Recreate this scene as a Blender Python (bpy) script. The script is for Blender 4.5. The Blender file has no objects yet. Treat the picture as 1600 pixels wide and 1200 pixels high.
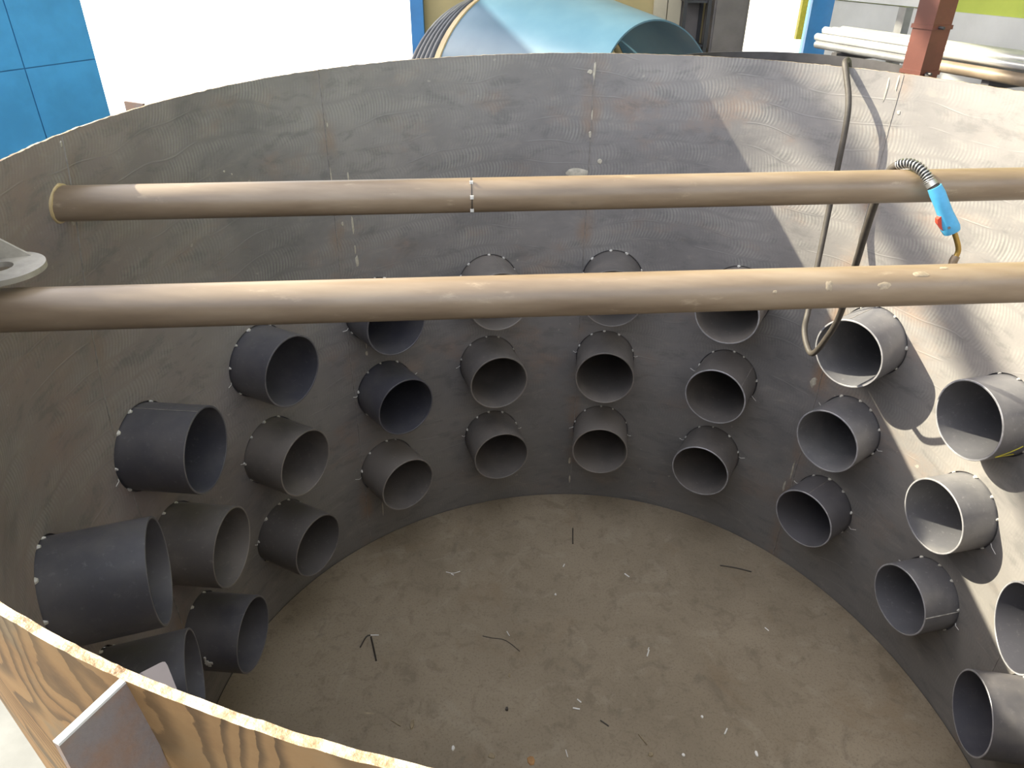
import bpy, bmesh, math, random
from mathutils import Vector, Matrix, noise

random.seed(7)
C = bpy.context.scene.collection
sc = bpy.context.scene
PI = math.pi
R_ = math.radians

# ------------------------------------------------------------------ camera
F_PX, PITCH, ROLL, CAM_H = 1144.9, 0.545840, 0.007395, 3.06687
cp, sp = math.cos(PITCH), math.sin(PITCH)
cF = Vector((0, cp, -sp)); cU0 = Vector((0, sp, cp)); cR0 = Vector((1, 0, 0))
cR = cR0 * math.cos(ROLL) + cU0 * math.sin(ROLL)
cU = -cR0 * math.sin(ROLL) + cU0 * math.cos(ROLL)
EYE = Vector((0, 0, CAM_H))
cam_data = bpy.data.cameras.new('camera')
cam_data.sensor_width = 36.0
cam_data.lens = 36.0 * F_PX / 1600.0
cam_data.clip_start = 0.02
cam = bpy.data.objects.new('camera', cam_data); C.objects.link(cam)
M3 = Matrix((cR, cU, -cF)).transposed()
cam.matrix_world = Matrix.Translation(EYE) @ M3.to_4x4()
sc.camera = cam

# ------------------------------------------------------------------ light
SUN_AZ, SUN_EL = R_(106.25), R_(32.7)          # heading of the sunlight and height of the sun
sdir = Vector((math.sin(SUN_AZ) * math.cos(SUN_EL), math.cos(SUN_AZ) * math.cos(SUN_EL), -math.sin(SUN_EL)))
sun_data = bpy.data.lights.new('sun', 'SUN')
sun_data.energy = 9.2; sun_data.angle = 0.0093; sun_data.color = (1.0, 0.92, 0.70)
sun = bpy.data.objects.new('sun', sun_data); C.objects.link(sun)
sun.rotation_euler = sdir.to_track_quat('-Z', 'Y').to_euler()
sun.location = -sdir * 20

world = bpy.data.worlds.new('sky'); sc.world = world
world.use_nodes = True
wn = world.node_tree; wn.nodes.clear()
wo = wn.nodes.new('ShaderNodeOutputWorld'); wb = wn.nodes.new('ShaderNodeBackground')
sky = wn.nodes.new('ShaderNodeTexSky'); sky.sky_type = 'NISHITA'; sky.sun_disc = False
sky.sun_elevation = SUN_EL; sky.sun_rotation = SUN_AZ + PI; sky.air_density = 1.0; sky.dust_density = 3.0
wb.inputs['Strength'].default_value = 0.70
haze = wn.nodes.new('ShaderNodeMix'); haze.data_type = 'RGBA'; haze.inputs[0].default_value = 0.78
haze.inputs[7].default_value = (2.0, 2.0, 2.0, 1)      # thin white cloud over the whole sky
wn.links.new(sky.outputs[0], haze.inputs[6]); wn.links.new(haze.outputs[2], wb.inputs['Color']); wn.links.new(wb.outputs[0], wo.inputs['Surface'])

sc.view_settings.view_transform = 'Standard'
sc.view_settings.look = 'None'
sc.view_settings.gamma = 1.0
sc.view_settings.use_curve_mapping = False
sc.view_settings.exposure = 0.7

# ------------------------------------------------------------------ measuring helpers: a direction seen from the eye point, met with a plane
def ray(px, py):
    return cF + cR * ((px - 800) / F_PX) - cU * ((py - 600) / F_PX)
def onz(px, py, z):
    d = ray(px, py); return EYE + d * ((z - EYE.z) / d.z)
def ony(px, py, y):
    d = ray(px, py); return EYE + d * (y / d.y)

# ------------------------------------------------------------------ materials
def new_mat(name):
    m = bpy.data.materials.new(name); m.use_nodes = True
    nt = m.node_tree; nt.nodes.clear()
    o = nt.nodes.new('ShaderNodeOutputMaterial'); b = nt.nodes.new('ShaderNodeBsdfPrincipled')
    nt.links.new(b.outputs[0], o.inputs[0])
    return m, nt, b
class G:
    """tiny node-graph helper"""
    def __init__(s, nt): s.nt = nt; s.n = nt.nodes; s.l = nt.links
    def put(s, sock, v):
        if isinstance(v, bpy.types.NodeSocket): s.l.new(v, sock)
        else: sock.default_value = v
    def math(s, op, a, b=0.0, c=None, clamp=False):
        n = s.n.new('ShaderNodeMath'); n.operation = op; n.use_clamp = clamp
        s.put(n.inputs[0], a); s.put(n.inputs[1], b)
        if c is not None: s.put(n.inputs[2], c)
        return n.outputs[0]
    def obj(s): return s.n.new('ShaderNodeTexCoord').outputs['Object']
    def sep(s, v):
        n = s.n.new('ShaderNodeSeparateXYZ'); s.l.new(v, n.inputs[0]); return n.outputs
    def comb(s, x, y, z=0.0):
        n = s.n.new('ShaderNodeCombineXYZ')
        for i, v in enumerate((x, y, z)): s.put(n.inputs[i], v)
        return n.outputs[0]
    def mapp(s, v, scale=(1, 1, 1), loc=(0, 0, 0), rot=(0, 0, 0)):
        n = s.n.new('ShaderNodeMapping'); s.l.new(v, n.inputs[0])
        n.inputs['Scale'].default_value = scale; n.inputs['Location'].default_value = loc; n.inputs['Rotation'].default_value = rot
        return n.outputs[0]
    def noise(s, v, scale, detail=4.0, rough=0.55, dist=0.0):
        n = s.n.new('ShaderNodeTexNoise'); s.l.new(v, n.inputs['Vector'])
        n.inputs['Scale'].default_value = scale; n.inputs['Detail'].default_value = detail
        n.inputs['Roughness'].default_value = rough; n.inputs['Distortion'].default_value = dist
        return n.outputs['Fac']
    def ramp(s, f, stops, interp='LINEAR'):
        n = s.n.new('ShaderNodeValToRGB'); s.put(n.inputs[0], f); r = n.color_ramp; r.interpolation = interp
        while len(r.elements) < len(stops): r.elements.new(0.5)
        for e, (p, c) in zip(r.elements, stops):
            e.position = p; e.color = c if len(c) == 4 else (*c, 1)
        return n.outputs[0]
    def step(s, f, a, b):
        n = s.n.new('ShaderNodeMapRange'); n.interpolation_type = 'SMOOTHSTEP'; s.put(n.inputs[0], f)
        n.inputs[1].default_value = a; n.inputs[2].default_value = b
        return n.outputs[0]
    def mix(s, f, a, b, mode='MIX'):
        n = s.n.new('ShaderNodeMix'); n.data_type = 'RGBA'; n.blend_type = mode
        s.put(n.inputs[0], f)
        s.put(n.inputs[6], a if not isinstance(a, tuple) else (*a[:3], 1)); s.put(n.inputs[7], b if not isinstance(b, tuple) else (*b[:3], 1))
        return n.outputs[2]
    def bump(s, h, strength, dist, normal=None):
        n = s.n.new('ShaderNodeBump'); s.put(n.inputs['Height'], h)
        n.inputs['Strength'].default_value = strength; n.inputs['Distance'].default_value = dist
        if normal is not None: s.l.new(normal, n.inputs['Normal'])
        return n.outputs[0]

def simple(name, col, rough=0.6, metal=0.0, var=0.25, scale=6.0, col2=None, bump=0.0, spec=0.5):
    m, nt, b = new_mat(name); g = G(nt); o = g.obj()
    f = g.noise(o, scale, 6, 0.6)
    c2 = col2 or tuple(c * (1 - var) for c in col)
    g.put(b.inputs['Base Color'], g.mix(g.step(f, 0.35, 0.68), c2, col))
    b.inputs['Roughness'].default_value = rough; b.inputs['Metallic'].default_value = metal
    b.inputs['Specular IOR Level'].default_value = spec
    if bump: g.put(b.inputs['Normal'], g.bump(g.noise(o, scale * 6, 5), bump, 0.004))
    return m

def shell_inner():
    m, nt, b = new_mat('mill_scale_plate'); g = G(nt); o = g.obj()
    x, y, z = g.sep(o)
    u = g.math('MULTIPLY', g.math('ARCTAN2', x, y), 1.68)
    uv = g.comb(u, z, 0.0)
    # rolled rows of scallop marks left by the plate roll
    wob = g.math('MULTIPLY', g.math('SUBTRACT', g.noise(uv, 1.1, 2), 0.5), 0.35)
    row = g.math('DIVIDE', g.math('ADD', z, wob), 0.105)
    fr = g.math('SUBTRACT', g.math('FRACT', row), 0.5)
    rid = g.math('FLOOR', row)
    arc = g.math('MULTIPLY', g.math('MULTIPLY', fr, fr), 0.055)
    lean = g.math('MULTIPLY', fr, g.math('MULTIPLY', g.math('SINE', g.math('MULTIPLY', rid, 2.3)), 0.012))
    uu = g.math('ADD', g.math('ADD', u, arc), g.math('ADD', lean, g.math('MULTIPLY', g.noise(uv, 3.2, 2), 0.045)))
    uu = g.math('ADD', uu, g.math('MULTIPLY', rid, 0.0061))
    wave = g.math('SINE', g.math('MULTIPLY', uu, 2 * PI / 0.0155))
    wave = g.math('MULTIPLY_ADD', wave, 0.5, 0.5)
    wave = g.math('MULTIPLY', wave, g.step(g.math('ABSOLUTE', fr), 0.5, 0.36))
    patch = g.math('MULTIPLY', g.step(g.noise(g.mapp(uv, (1, 1.8, 1)), 2.6, 5, 0.65), 0.40, 0.64), g.math('MULTIPLY_ADD', g.noise(uv, 14, 3), 1.3, 0.1))
    high = g.step(z, 0.9, 1.7)
    marks = g.math('MULTIPLY', g.math('MULTIPLY', wave, patch), g.math('MULTIPLY_ADD', high, 0.8, 0.2))
    ridge = g.math('MULTIPLY', g.step(g.math('ABSOLUTE', fr), 0.46, 0.5), g.step(g.noise(uv, 3.1, 2), 0.5, 0.6))
    big = g.noise(uv, 1.1, 5, 0.6)
    base = g.ramp(big, [(0.30, (0.127, 0.122, 0.124)), (0.5, (0.192, 0.182, 0.181)), (0.72, (0.255, 0.239, 0.233))])
    rust = g.step(g.noise(g.mapp(uv, (1, 1.6, 1), (3, 1, 0)), 2.0, 6, 0.65), 0.52, 0.74)
    base = g.mix(g.math('MULTIPLY', rust, 0.75), base, (0.245, 0.180, 0.145))
    warm = g.step(g.math('MULTIPLY', u, -1.0), 1.6, 2.9)
    base = g.mix(g.math('MULTIPLY', warm, g.math('MULTIPLY', g.noise(uv, 4, 5), 1.0)), base, (0.235, 0.172, 0.155))
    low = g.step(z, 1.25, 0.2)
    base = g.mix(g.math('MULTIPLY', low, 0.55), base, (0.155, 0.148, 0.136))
    fine = g.noise(g.mapp(uv, (1, 3, 1)), 40, 4, 0.7)
    base = g.mix(g.step(fine, 0.58, 0.74), base, (0.20, 0.20, 0.19))
    mot = g.noise(g.mapp(uv, (1, 2.2, 1), (7, 3, 0)), 5.5, 6, 0.72, 0.4)
    base = g.mix(g.math('MULTIPLY', g.step(mot, 0.50, 0.66), 0.45), base, (0.100, 0.100, 0.102))
    base = g.mix(g.math('MULTIPLY', g.step(mot, 0.46, 0.30), 0.35), base, (0.285, 0.262, 0.235))
    base = g.mix(g.math('MULTIPLY', marks, 0.55), base, (0.33, 0.325, 0.30))
    base = g.mix(g.math('MULTIPLY', ridge, 0.30), base, (0.26, 0.26, 0.25))
    # rusty heat tint along the welded joints
    hu = g.math('ABSOLUTE', g.math('SUBTRACT', g.math('FRACT', g.math('DIVIDE', g.math('SUBTRACT', u, 0.0157 * 1.68 - 0.66), 1.3195)), 0.5))
    heat = g.math('MULTIPLY', g.step(hu, 0.055, 0.0), g.step(g.noise(uv, 2.7, 4), 0.45, 0.7))
    base = g.mix(g.math('MULTIPLY', heat, 0.7), base, (0.25, 0.15, 0.085))
    spot = g.step(g.noise(uv, 26, 2, 0.4), 0.745, 0.79)
    base = g.mix(g.math('MULTIPLY', spot, 0.6), base, (0.36, 0.34, 0.30))
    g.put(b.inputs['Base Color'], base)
    g.put(b.inputs['Roughness'], g.math('MULTIPLY_ADD', g.noise(uv, 7, 4), 0.28, 0.42))
    b.inputs['Specular IOR Level'].default_value = 0.45
    h = g.math('ADD', g.math('MULTIPLY', marks, 0.8), g.math('MULTIPLY', ridge, 0.8))
    h = g.math('ADD', h, g.math('MULTIPLY', fine, 0.35))
    g.put(b.inputs['Normal'], g.bump(h, 0.28, 0.003))
    return m

def shell_outer():
    m, nt, b = new_mat('rusty_grained_plate'); g = G(nt); o = g.obj()
    x, y, z = g.sep(o)
    u = g.math('MULTIPLY', g.math('ARCTAN2', g.math('MULTIPLY', x, -1.0), g.math('MULTIPLY', y, -1.0)), 1.72)
    uv = g.comb(u, z, 0.0)
    n = g.noise(g.mapp(uv, (7.0, 3.0, 1), (0, 0, 0), (0, 0, R_(14))), 1.0, 1.2, 0.4, 0.3)
    k = g.math('ADD', g.math('MULTIPLY', n, 13.0), g.math('MULTIPLY', u, 30.0))
    k = g.math('ADD', k, g.math('MULTIPLY', g.noise(uv, 60, 3), 0.35))
    fr = g.math('FRACT', k)
    line = g.math('MULTIPLY', g.step(fr, 0.38, 0.90), g.step(fr, 1.0, 0.95))
    line = g.math('MULTIPLY', line, g.math('MULTIPLY_ADD', g.noise(uv, 9, 3), 1.2, 0.1))
    base = g.ramp(g.noise(uv, 7, 6, 0.65), [(0.3, (0.125, 0.068, 0.028)), (0.55, (0.165, 0.098, 0.042)), (0.75, (0.150, 0.100, 0.050))])
    grey = g.step(g.noise(g.mapp(uv, (1, 1, 1), (5, 2, 0)), 6, 3), 0.56, 0.64)
    base = g.mix(g.math('MULTIPLY', grey, 0.6), base, (0.095, 0.080, 0.054))
    base = g.mix(g.math('MULTIPLY', line, 0.85), base, (0.028, 0.017, 0.009))
    g.put(b.inputs['Base Color'], base)
    b.inputs['Roughness'].default_value = 0.62; b.inputs['Specular IOR Level'].default_value = 0.15
    h = g.math('ADD', g.math('MULTIPLY', fr, 0.7), g.math('MULTIPLY', g.noise(uv, 120, 4), 0.25))
    g.put(b.inputs['Normal'], g.bump(h, 0.45, 0.0015))
    return m

def cut_edge():
    m, nt, b = new_mat('flame_cut_edge'); g = G(nt); o = g.obj()
    f = g.noise(o, 45, 5, 0.7)
    g.put(b.inputs['Base Color'], g.ramp(f, [(0.32, (0.14, 0.075, 0.03)), (0.46, (0.30, 0.21, 0.12)), (0.6, (0.46, 0.38, 0.27)), (0.75, (0.58, 0.52, 0.42))]))
    b.inputs['Roughness'].default_value = 0.5
    g.put(b.inputs['Normal'], g.bump(g.noise(o, 130, 4), 0.8, 0.003))
    return m

def tank_floor():
    m, nt, b = new_mat('dusty_bottom_plate'); g = G(nt); o = g.obj()
    big = g.noise(o, 1.3, 6, 0.62, 0.4)
    base = g.ramp(big, [(0.28, (0.210, 0.170, 0.118)), (0.5, (0.270, 0.220, 0.155)), (0.7, (0.315, 0.258, 0.184))])
    smear = g.step(g.noise(g.mapp(o, (1, 1, 1), (4, 2, 0)), 3.4, 5, 0.6, 1.6), 0.54, 0.68)
    base = g.mix(g.math('MULTIPLY', smear, 0.40), base, (0.35, 0.30, 0.225))
    dark = g.step(g.noise(g.mapp(o, (1, 1, 1), (9, 7, 0)), 5.5, 4, 0.6, 0.8), 0.60, 0.72)
    base = g.mix(g.math('MULTIPLY', dark, 0.45), base, (0.150, 0.122, 0.090))
    speck = g.step(g.noise(o, 38, 3, 0.5), 0.70, 0.78)
    base = g.mix(g.math('MULTIPLY', speck, 0.5), base, (0.05, 0.042, 0.034))
    grain = g.noise(o, 85, 4, 0.75)
    base = g.mix(g.math('MULTIPLY', g.step(grain, 0.50, 0.68), 0.42), base, (0.115, 0.088, 0.058))
    mott = g.noise(g.mapp(o, (1, 1, 1), (1, 8, 0)), 11, 5, 0.7, 0.6)
    base = g.mix(g.math('MULTIPLY', g.step(mott, 0.50, 0.68), 0.38), base, (0.135, 0.104, 0.070))
    rst = g.step(g.noise(g.mapp(o, (1, 1, 1), (2, 3, 0)), 2.1, 5, 0.7, 0.5), 0.54, 0.70)
    base = g.mix(g.math('MULTIPLY', rst, 0.35), base, (0.215, 0.150, 0.085))
    scr = g.noise(g.mapp(o, (2, 38, 1), (0, 0, 0), (0, 0, 0.6)), 1.0, 5, 0.7, 0.5)
    base = g.mix(g.math('MULTIPLY', g.step(scr, 0.62, 0.72), 0.18), base, (0.24, 0.21, 0.17))
    g.put(b.inputs['Base Color'], base)
    g.put(b.inputs['Roughness'], g.math('MULTIPLY_ADD', g.noise(o, 5, 4), 0.25, 0.5))
    b.inputs['Specular IOR Level'].default_value = 0.35
    g.put(b.inputs['Normal'], g.bump(g.noise(o, 30, 6), 0.3, 0.004))
    return m

def pipe_mat(name, c1, c2, rough):
    m, nt, b = new_mat(name); g = G(nt); o = g.obj()
    oi = nt.nodes.new('ShaderNodeObjectInfo')
    f = g.noise(o, 3.0, 6, 0.6)
    f = g.math('ADD', f, g.math('MULTIPLY_ADD', oi.outputs['Random'], 0.24, -0.12))
    base = g.mix(g.step(f, 0.38, 0.66), c1, c2)
    fine = g.noise(o, 46, 5, 0.7)
    base = g.mix(g.math('MULTIPLY', g.step(fine, 0.56, 0.76), 0.35), base, tuple(min(1, c * 2.0 + 0.02) for c in c2))
    g.put(b.inputs['Base Color'], base)
    b.inputs['Specular IOR Level'].default_value = 0.7
    g.put(b.inputs['Roughness'], g.math('MULTIPLY_ADD', fine, 0.22, rough))
    g.put(b.inputs['Normal'], g.bump(fine, 0.12, 0.002))
    return m

def bar_mat():
    m, nt, b = new_mat('tan_weathered_pipe'); g = G(nt); o = g.obj()
    f = g.noise(g.mapp(o, (1.2, 9, 9)), 1.6, 6, 0.6)
    base = g.ramp(f, [(0.3, (0.140, 0.098, 0.062)), (0.52, (0.205, 0.150, 0.098)), (0.72, (0.265, 0.205, 0.142))])
    wear = g.step(g.noise(g.mapp(o, (3, 10, 10), (2, 0, 0)), 3.0, 5, 0.7), 0.60, 0.74)
    base = g.mix(g.math('MULTIPLY', wear, 0.55), base, (0.36, 0.29, 0.20))
    base = g.mix(g.math('MULTIPLY', g.step(g.noise(o, 9, 5, 0.6), 0.66, 0.76), 0.4), base, (0.12, 0.085, 0.065))
    g.put(b.inputs['Base Color'], base)
    b.inputs['Roughness'].default_value = 0.40; b.inputs['Specular IOR Level'].default_value = 0.65
    g.put(b.inputs['Normal'], g.bump(g.noise(o, 70, 4), 0.08, 0.002))
    return m

MAT = {}
MAT['inner'] = shell_inner(); MAT['outer'] = shell_outer(); MAT['edge'] = cut_edge(); MAT['bottom'] = tank_floor()
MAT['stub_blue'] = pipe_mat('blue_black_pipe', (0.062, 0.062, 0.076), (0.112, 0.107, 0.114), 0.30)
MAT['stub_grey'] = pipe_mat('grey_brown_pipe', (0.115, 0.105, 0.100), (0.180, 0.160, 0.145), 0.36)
MAT['stub_sunlit'] = pipe_mat('sunlit_grey_pipe', (0.125, 0.125, 0.138), (0.205, 0.200, 0.205), 0.24)  # lighter copy of the pipe colour, sunlight painted in for the sunlit stubs
MAT['bar'] = bar_mat()
MAT['bare_cut'] = simple('bare_cut_steel', (0.42, 0.42, 0.45), 0.35, 0.3, 0.3, 30)
MAT['weld'] = simple('weld_bead', (0.27, 0.25, 0.235), 0.5, 0.0, 0.4, 30, bump=0.3)
MAT['tack'] = simple('weld_tack_metal', (0.75, 0.73, 0.68), 0.4, 0.0, 0.4, 40)
MAT['spatter'] = simple('pale_weld_scar', (0.50, 0.46, 0.38), 0.6, 0.0, 0.3, 40)
MAT['lug'] = simple('lug_steel', (0.36, 0.33, 0.28), 0.45, 0.1, 0.35, 14, bump=0.1)
MAT['plate'] = simple('dark_plate_steel', (0.135, 0.115, 0.11), 0.5, 0.1, 0.35, 25, col2=(0.16, 0.10, 0.07), bump=0.15)
MAT['purple_plate'] = simple('purple_grey_plate', (0.060, 0.054, 0.066), 0.6, 0.0, 0.2, 15, spec=0.2)
MAT['hose'] = simple('hose_rubber', (0.062, 0.053, 0.045), 0.62, 0.0, 0.35, 12, bump=0.2)
MAT['spring'] = simple('spring_steel', (0.42, 0.42, 0.42), 0.35, 0.7, 0.3, 20)
MAT['black'] = simple('black_plastic', (0.03, 0.03, 0.032), 0.5, 0.0, 0.2, 20)
MAT['torchblue'] = simple('torch_blue_plastic', (0.075, 0.36, 0.62), 0.45, 0.0, 0.18, 16)
MAT['red'] = simple('trigger_red_plastic', (0.55, 0.06, 0.035), 0.45, 0.0, 0.2, 16)
MAT['brass'] = simple('brass_tube', (0.55, 0.36, 0.10), 0.35, 0.7, 0.3, 20)
MAT['nozzle'] = simple('sooty_nozzle', (0.33, 0.25, 0.17), 0.45, 0.5, 0.4, 20)
MAT['dark_wire'] = simple('dark_rod', (0.065, 0.055, 0.045), 0.5, 0.2, 0.3, 30)
MAT['bright_wire'] = simple('bright_offcut', (0.88, 0.86, 0.82), 0.35, 0.0, 0.2, 30)
MAT['rustchip'] = simple('rust_chip', (0.46, 0.25, 0.10), 0.7, 0.0, 0.3, 40)
MAT['tanchip'] = simple('tan_chip', (0.33, 0.26, 0.16), 0.7, 0.0, 0.3, 40)
MAT['yellow'] = simple('yellow_paint_marker', (0.62, 0.55, 0.05), 0.6, 0.0, 0.2, 30)
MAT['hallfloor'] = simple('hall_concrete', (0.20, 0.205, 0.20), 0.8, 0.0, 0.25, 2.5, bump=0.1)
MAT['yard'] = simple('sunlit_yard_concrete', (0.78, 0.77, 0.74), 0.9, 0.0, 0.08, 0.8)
MAT['blue_sheet'] = simple('blue_painted_sheet', (0.075, 0.36, 0.70), 0.32, 0.0, 0.22, 1.6, bump=0.02)
MAT['blue_frame'] = simple('blue_painted_frame', (0.04, 0.22, 0.52), 0.4, 0.0, 0.2, 3)
MAT['blue_tank'] = simple('pale_blue_tank', (0.095, 0.185, 0.255), 0.28, 0.0, 0.22, 1.1, col2=(0.060, 0.135, 0.205))
MAT['rib'] = simple('dark_rib_rubber', (0.055, 0.06, 0.07), 0.4, 0.0, 0.25, 6)
MAT['barscar'] = simple('bare_bar_scar', (0.40, 0.32, 0.22), 0.5, 0.0, 0.4, 60)
MAT['tanrim'] = simple('tan_primer', (0.50, 0.38, 0.20), 0.6, 0.0, 0.2, 5)
MAT['ochre'] = simple('ochre_wall', (0.50, 0.40, 0.20), 0.8, 0.0, 0.15, 1.5)
MAT['cream'] = simple('cream_board', (0.62, 0.54, 0.40), 0.7, 0.0, 0.15, 3)
MAT['greybrown'] = simple('grey_brown_sheet', (0.20, 0.175, 0.165), 0.6, 0.0, 0.25, 3)
MAT['shelfdark'] = simple('dark_shelf_frame', (0.05, 0.05, 0.055), 0.5, 0.2, 0.2, 5)
MAT['palewall'] = simple('pale_grey_panel', (0.68, 0.68, 0.67), 0.6, 0.0, 0.12, 2)
MAT['white'] = simple('white_painted', (0.78, 0.78, 0.76), 0.6, 0.0, 0.1, 3)
MAT['lime'] = simple('lime_wall', (0.50, 0.58, 0.10), 0.7, 0.0, 0.12, 2)
MAT['redpost'] = simple('oxide_red_post', (0.135, 0.040, 0.028), 0.5, 0.0, 0.3, 4)
MAT['alu'] = simple('bare_bright_tube', (0.55, 0.55, 0.55), 0.35, 0.35, 0.15, 6)
MAT['greytube'] = simple('grey_steel_tube', (0.28, 0.28, 0.29), 0.4, 0.3, 0.25, 6)
MAT['browntube'] = simple('brown_steel_tube', (0.30, 0.23, 0.165), 0.5, 0.2, 0.3, 6)
MAT['darktube'] = simple('dark_steel_tube', (0.085, 0.08, 0.085), 0.5, 0.2, 0.3, 6)
MAT['roof'] = simple('roof_sheet', (0.42, 0.43, 0.42), 0.7, 0.0, 0.15, 1)

# ------------------------------------------------------------------ building helpers
def link(name, verts, faces, mats, parent=None, smooth=True, angle=35, idx=None):
    """verts in world space; stored relative to the parent's location"""
    off = Vector((0, 0, 0)); q = parent
    while q is not None: off += q.location; q = q.parent
    me = bpy.data.meshes.new(name)
    me.from_pydata([tuple(Vector(v) - off) for v in verts], [], faces)
    if not isinstance(mats, (list, tuple)): mats = [mats]
    for m in mats: me.materials.append(m)
    if idx: me.polygons.foreach_set('material_index', idx)
    me.polygons.foreach_set('use_smooth', [smooth] * len(me.polygons))
    me.update()
    bm = bmesh.new(); bm.from_mesh(me); bmesh.ops.recalc_face_normals(bm, faces=bm.faces); bm.to_mesh(me); bm.free()
    if smooth: me.set_sharp_from_angle(angle=R_(angle))
    o = bpy.data.objects.new(name, me); C.objects.link(o)
    if parent is not None: o.parent = parent
    return o
def thing(name, label, cat, loc=(0, 0, 0), group=None):
    o = bpy.data.objects.new(name, None); o.empty_display_size = 0.1; C.objects.link(o); o.location = loc
    return tag(o, label, cat, group)
def tag(o, label, cat, group=None):
    o['label'] = label; o['category'] = cat
    if group: o['group'] = group
    return o
def struct(o):
    o['kind'] = 'structure'; return o

class MB:
    def __init__(s): s.v = []; s.f = []
    def add(s, v, f):
        k = len(s.v); s.v += [Vector(a) for a in v]; s.f += [tuple(i + k for i in q) for q in f]; return s
    def box(s, o, ax, ay, az):
        """corner-centred box: centre o, half-axis vectors"""
        o, ax, ay, az = map(Vector, (o, ax, ay, az))
        vs = [o + ax * i + ay * j + az * k for i in (-1, 1) for j in (-1, 1) for k in (-1, 1)]
        return s.add(vs, [(0, 1, 3, 2), (4, 6, 7, 5), (0, 4, 5, 1), (2, 3, 7, 6), (0, 2, 6, 4), (1, 5, 7, 3)])
    def tube(s, pts, r, n=12, cap=True, up=None):
        pts = [Vector(p) for p in pts]; rs = r if isinstance(r, (list, tuple)) else [r] * len(pts)
        t0 = (pts[1] - pts[0]).normalized()
        a = Vector(up) if up else (Vector((0, 0, 1)) if abs(t0.z) < 0.9 else Vector((1, 0, 0)))
        vs = []; m = len(pts)
        for i, p in enumerate(pts):
            t = (pts[min(i + 1, m - 1)] - pts[max(i - 1, 0)]).normalized()
            a = (a - t * a.dot(t)).normalized(); b = t.cross(a)
            for k in range(n):
                w = 2 * PI * k / n; vs.append(p + (a * math.cos(w) + b * math.sin(w)) * rs[i])
        fs = [(i * n + k, i * n + (k + 1) % n, (i + 1) * n + (k + 1) % n, (i + 1) * n + k) for i in range(m - 1) for k in range(n)]
        if cap: fs += [tuple(range(n))[::-1], tuple((m - 1) * n + k for k in range(n))]
        return s.add(vs, fs)
    def prism(s, poly, ext):
        """closed polygon (list of points) swept along ext"""
        n = len(poly); poly = [Vector(p) for p in poly]; e = Vector(ext)
        fs = [tuple(range(n)), tuple(range(n, 2 * n))[::-1]] + [(i, (i + 1) % n, n + (i + 1) % n, n + i) for i in range(n)]
        return s.add(poly + [p + e for p in poly], fs)
    def build(s, name, mat, parent=None, smooth=True, angle=35):
        return link(name, s.v, s.f, mat, parent, smooth, angle)
def spline(pts, n=8):
    pts = [Vector(p) for p in pts]; out = []
    for i in range(len(pts) - 1):
        p0 = pts[max(i - 1, 0)]; p1 = pts[i]; p2 = pts[i + 1]; p3 = pts[min(i + 2, len(pts) - 1)]
        for k in range(n):
            t = k / n
            out.append(0.5 * ((2 * p1) + (p2 - p0) * t + (2 * p0 - 5 * p1 + 4 * p2 - p3) * t * t + (3 * p1 - p0 - 3 * p2 + p3) * t ** 3))
    out.append(pts[-1]); return out

# ------------------------------------------------------------------ tank geometry (slightly out-of-round shell)
CX, CY, H = 0.353278, 2.008487, 2.609495
RB, RT = 1.681254, 1.671384
AT = (0.086213, 0.041235, -0.006245, -0.011847); AB = (-0.009337, -0.055354, 0.00908, 0.037345)
TH = 0.008
def harm(a, p): return a[0] * math.cos(2 * p) + a[1] * math.sin(2 * p) + a[2] * math.cos(3 * p) + a[3] * math.sin(3 * p)
def Rw(p, z):
    t = min(max(z / H, 0), 1); r = (RB + harm(AB, p)) * (1 - t) + (RT + harm(AT, p)) * t
    if 0.7 < z < H:      # the left side bellies out between bottom and rim
        q = (p + 1.78 + PI) % (2 * PI) - PI
        r += 0.092 * math.exp(-(q / 0.50) ** 2) * math.sin(PI * (z - 0.7) / (H - 0.7)) ** 1.4
    return r
def W(p, z, dr=0.0):
    r = Rw(p, z) + dr; return Vector((CX + r * math.sin(p), CY + r * math.cos(p), z))
ROWZ = (1.48155, 1.004025, 0.505735)
TH0, DTH, RF, SR = 0.119078, 0.402225, 1.4579, 0.161
STUBS = {  # (column, row): measured angle of the mouth, or None for the regular spacing
    (0, 0): .111, (0, 1): .107, (0, 2): .112, (-1, 0): -.29, (-1, 1): -.294, (-1, 2): -.286, (1, 0): .505, (1, 1): .515, (1, 2): .508,
    (-2, 0): -.672, (-2, 1): -.662, (-2, 2): -.68, (-3, 0): -1.079, (-3, 1): -1.09, (-3, 2): -1.1, (-4, 0): -1.483, (-4, 1): -1.481, (-4, 2): -1.487,
    (-5, 0): -1.895, (-5, 1): -1.90, (2, 0): .918, (2, 1): .926, (2, 2): .92, (3, 0): 1.324, (3, 1): 1.333, (3, 2): 1.333,
    (4, 0): 1.73, (4, 1): 1.736, (4, 2): 1.728, (5, 1): 2.13}

# ------------------------------------------------------------------ the setting: hall and yard
def plane_floor(name, x0, x1, y0, y1, z, mat, t=0.1):
    return struct(MB().box(((x0 + x1) / 2, (y0 + y1) / 2, z - t / 2), ((x1 - x0) / 2, 0, 0), (0, (y1 - y0) / 2, 0), (0, 0, t / 2)).build(name, mat, None, False))
YB = 9.0
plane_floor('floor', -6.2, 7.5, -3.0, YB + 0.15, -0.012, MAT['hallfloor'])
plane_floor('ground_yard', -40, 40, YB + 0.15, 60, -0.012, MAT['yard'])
plane_floor('ground_yard', -40, -6.2, -10, YB + 0.15, -0.012, MAT['yard'])
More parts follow.
